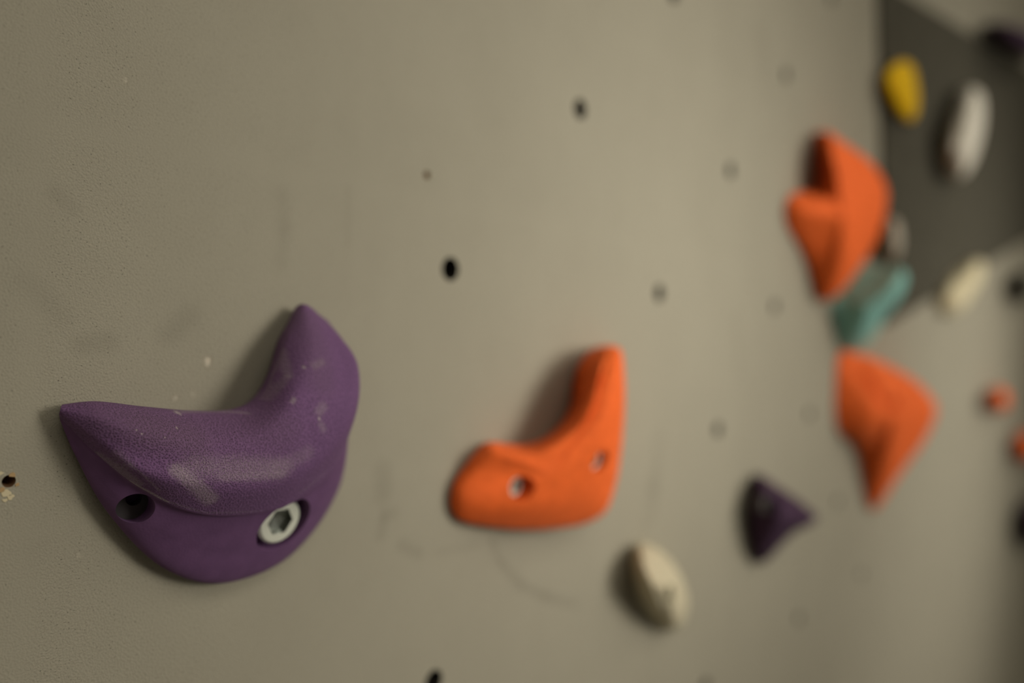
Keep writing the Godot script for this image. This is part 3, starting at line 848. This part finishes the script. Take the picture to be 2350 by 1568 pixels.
func grey_panel() -> void:
	var o := Vector3(0.637, 1.765, 0.0)
	var t := thing("wall_panel", "dark grey board fixed aslant on the pale wall, carrying the yellow and the white hold", "panel", o)
	var c := [Vector3(0, 0, 0), Vector3(0.096, -0.373, 0), Vector3(1.863, -0.012, 0), Vector3(1.763, 0.328, 0)]
	var st := start()
	var up := Vector3(0, 0, 0.005)
	var mid := Vector3.ZERO
	for k in 4:
		mid += c[k] * 0.25
	var inner: Array[Vector3] = []
	for k in 4:
		inner.append(c[k] + (mid - c[k]).normalized() * 0.002)
	for k in 4:
		var j := (k + 1) % 4
		var out: Vector3 = (c[k] + c[j]) * 0.5 - mid
		quad(st, c[k], c[j], c[j] + up * 0.8, c[k] + up * 0.8, out)
		quad(st, c[k] + up * 0.8, c[j] + up * 0.8, inner[j] + up, inner[k] + up, out.normalized() + Vector3(0, 0, 1))
		quad(st, c[k], c[j], mid, mid, Vector3(0, 0, -1))
	quad(st, inner[0] + up, inner[1] + up, inner[2] + up, inner[3] + up, up)
	part("board", st.commit(), paint.panel, t)


func hero_hold() -> void:
	var t := thing("climbing_hold", "large purple crescent hold in sharp focus, rubbed with chalk, one bolt in it", "climbing hold", HERO_AT)
	# rails run along the crescent; first smooth each along its length, then across
	var rails := []
	for r in HERO:
		rails.append(along(points(r), 36, false))
	var w: int = rails[0].size()
	var columns := []
	for k in w:
		var p := PackedVector3Array()
		for r in rails:
			p.append(r[k])
		columns.append(along(p, 20, false))
	var rows := []
	for a in columns[0].size():
		var p := PackedVector3Array()
		for k in w:
			var q: Vector3 = columns[k][a]
			p.append(Vector3(q.x, q.y, maxf(q.z, 0.0)))
		rows.append(p)
	# the grip, down to the seam, and below it the smooth flange that carries the bolts
	var grip := sheet(rows.slice(0, 121), false, null, true)
	var flange := sheet(rows.slice(120), false, null, true)
	var c1 := Vector3(0.0214, -0.0356, 0.019)
	var d1 := Vector3(0.02, -0.22, 1.0).normalized()
	var low1 := drill(flange, c1, d1, 0.0114, 0.006)
	drill(grip, c1, d1, 0.0114, 0.006, low1)
	var c2 := Vector3(-0.0306, -0.0229, 0.014)
	var d2 := Vector3(-0.22, -0.02, 1.0).normalized()
	var low2 := drill(flange, c2, d2, 0.0053, 0.009)
	part("body", finish(grip), paint.purple, t).set_meta("label", "porous purple grip with rubbed chalk")
	part("flange", finish(flange), paint.smooth_purple, t).set_meta("label", "smooth dark purple flange round the bolts")
	bolt(t, c1, d1, low1 + 0.0068, 0.0088)
	# the empty hole goes on into the wall through a narrower one
	var f := part("hole_floor", hole_floor(0.0053, 0.0026), paint.ash, t, c2 + d2 * (low2 + 0.006))
	f.basis = Basis(Quaternion(Vector3(0, 0, 1), d2))
	f.set_meta("label", "dark floor of the empty bolt hole")


func hole_floor(r: float, inner: float) -> ArrayMesh:
	var st := start()
	var c := Vector3(r * 0.15, r * 0.35, 0)
	for i in 32:
		var a := TAU * i / 32.0
		var b := TAU * (i + 1) / 32.0
		var ea := Vector3(cos(a), sin(a), 0)
		var eb := Vector3(cos(b), sin(b), 0)
		quad(st, ea * r, eb * r, c + eb * inner + Vector3(0, 0, 0.0004), c + ea * inner + Vector3(0, 0, 0.0004), Vector3(0, 0, 1))
		quad(st, c + ea * inner + Vector3(0, 0, 0.0004), c + eb * inner + Vector3(0, 0, 0.0004), c + eb * inner - Vector3(0, 0, 0.004), c + ea * inner - Vector3(0, 0, 0.004), -(ea + eb))
	return st.commit()


func hold(key: String, m: Material, label: String, group := "", bores := [], metal: Material = paint.zinc) -> void:
	var s: Dictionary = SHAPES[key]
	var t := thing("climbing_hold", label, "climbing hold", s.at, group)
	var outline := points(s.outline)
	var crest := points(s.crest)
	var foot := PackedVector3Array()
	for k in range(0, s.foot.size(), 2):
		foot.append(Vector3(s.foot[k], s.foot[k + 1], 0.0) * 0.001)
	var rings := [along(foot, 10, true), along(outline, 10, true), along(crest, 10, true)]
	var tip: Vector3 = s.apex * 0.001
	var w: int = rings[0].size()
	var rows := []
	var columns := []
	for k in w:
		columns.append(along(PackedVector3Array([rings[0][k], rings[1][k], rings[2][k], rings[2][k].lerp(tip, 0.55), tip]), 9, false))
	for a in columns[0].size() - 1:
		var p := PackedVector3Array()
		for k in w:
			var q: Vector3 = columns[k][a]
			p.append(Vector3(q.x, q.y, maxf(q.z, 0.0)))
		rows.append(p)
	relax(rows, 10, 14)
	var o := sheet(rows, true, tip, false)
	var made := []
	for b in bores:
		made.append(drill(o, b[0], b[1], b[2], b[3]))
	part("body", finish(o, 0.1), m, t)
	for k in bores.size():
		var b: Array = bores[k]
		if b[4] > 0.0:
			bolt(t, b[0], b[1], made[k] + b[5], b[4], metal)


func small_holds() -> void:
	var n := Vector3(0, 0, 1)
	hold("orange1", paint.orange, "sharpest orange hold, hook shaped, right of the big purple crescent", "orange holds",
		[[Vector3(-0.0390, -0.0178, 0.022), Vector3(-0.05, -0.12, 1.0).normalized(), 0.0066, 0.006, 0.0052, 0.004], [Vector3(0.0089, -0.0078, 0.04), Vector3(0.1, -0.15, 1.0).normalized(), 0.0066, 0.006, 0.0052, 0.004]])
	hold("orange2", paint.orange, "tall orange hold highest on the wall, beside the dark grey panel", "orange holds")
	hold("orange3", paint.orange, "large orange hold just under the teal hold, tapering to a point at its bottom", "orange holds",
		[[Vector3(-0.0466, 0.0295, 0.069), Vector3(-0.35, 0.0, 1.0).normalized(), 0.0075, 0.008, 0.0, 0.0]])
	hold("teal", paint.teal, "blurred teal hold wedged between two large orange holds", "")
	hold("purple2", paint.dark_purple, "small dark purple triangular hold below the middle, near the cream hold", "purple holds",
		[[Vector3(-0.0358, 0.0171, 0.02), Vector3(-0.1, 0.1, 1.0).normalized(), 0.007, 0.003, 0.0064, 0.003]], paint.dull)
	hold("cream", paint.cream, "cream white egg shaped hold low on the wall with a bolt in it", "",
		[[Vector3(-0.0200, 0.0040, 0.029), Vector3(0.05, 0.0, 1.0).normalized(), 0.0062, 0.004, 0.0056, 0.003]], paint.steel)
	hold("yellow", paint.yellow, "small yellow hold on the dark grey panel", "")
	hold("white", paint.white, "long white pill shaped hold on the dark grey panel", "")
	hold("grey", paint.grey, "small dull grey hold on the dark panel above the teal hold", "")
	hold("pale", paint.pale, "pale cream hold at the lower edge of the dark grey panel", "")
	hold("orange4", paint.orange, "tiny round far orange hold, the upper and whole one of two", "orange holds")
	hold("orange5", paint.orange, "tiny far orange hold cut off by the right edge of the photo", "orange holds")
	hold("dark", paint.charcoal, "small blurred black hold at the right edge, below the dark panel", "")
	hold("purple3", paint.dark_purple, "far dark purple hold at the right edge, lowest there", "purple holds")
	hold("purple4", paint.dark_purple, "far purple hold in the top corner above the dark grey panel", "purple holds")
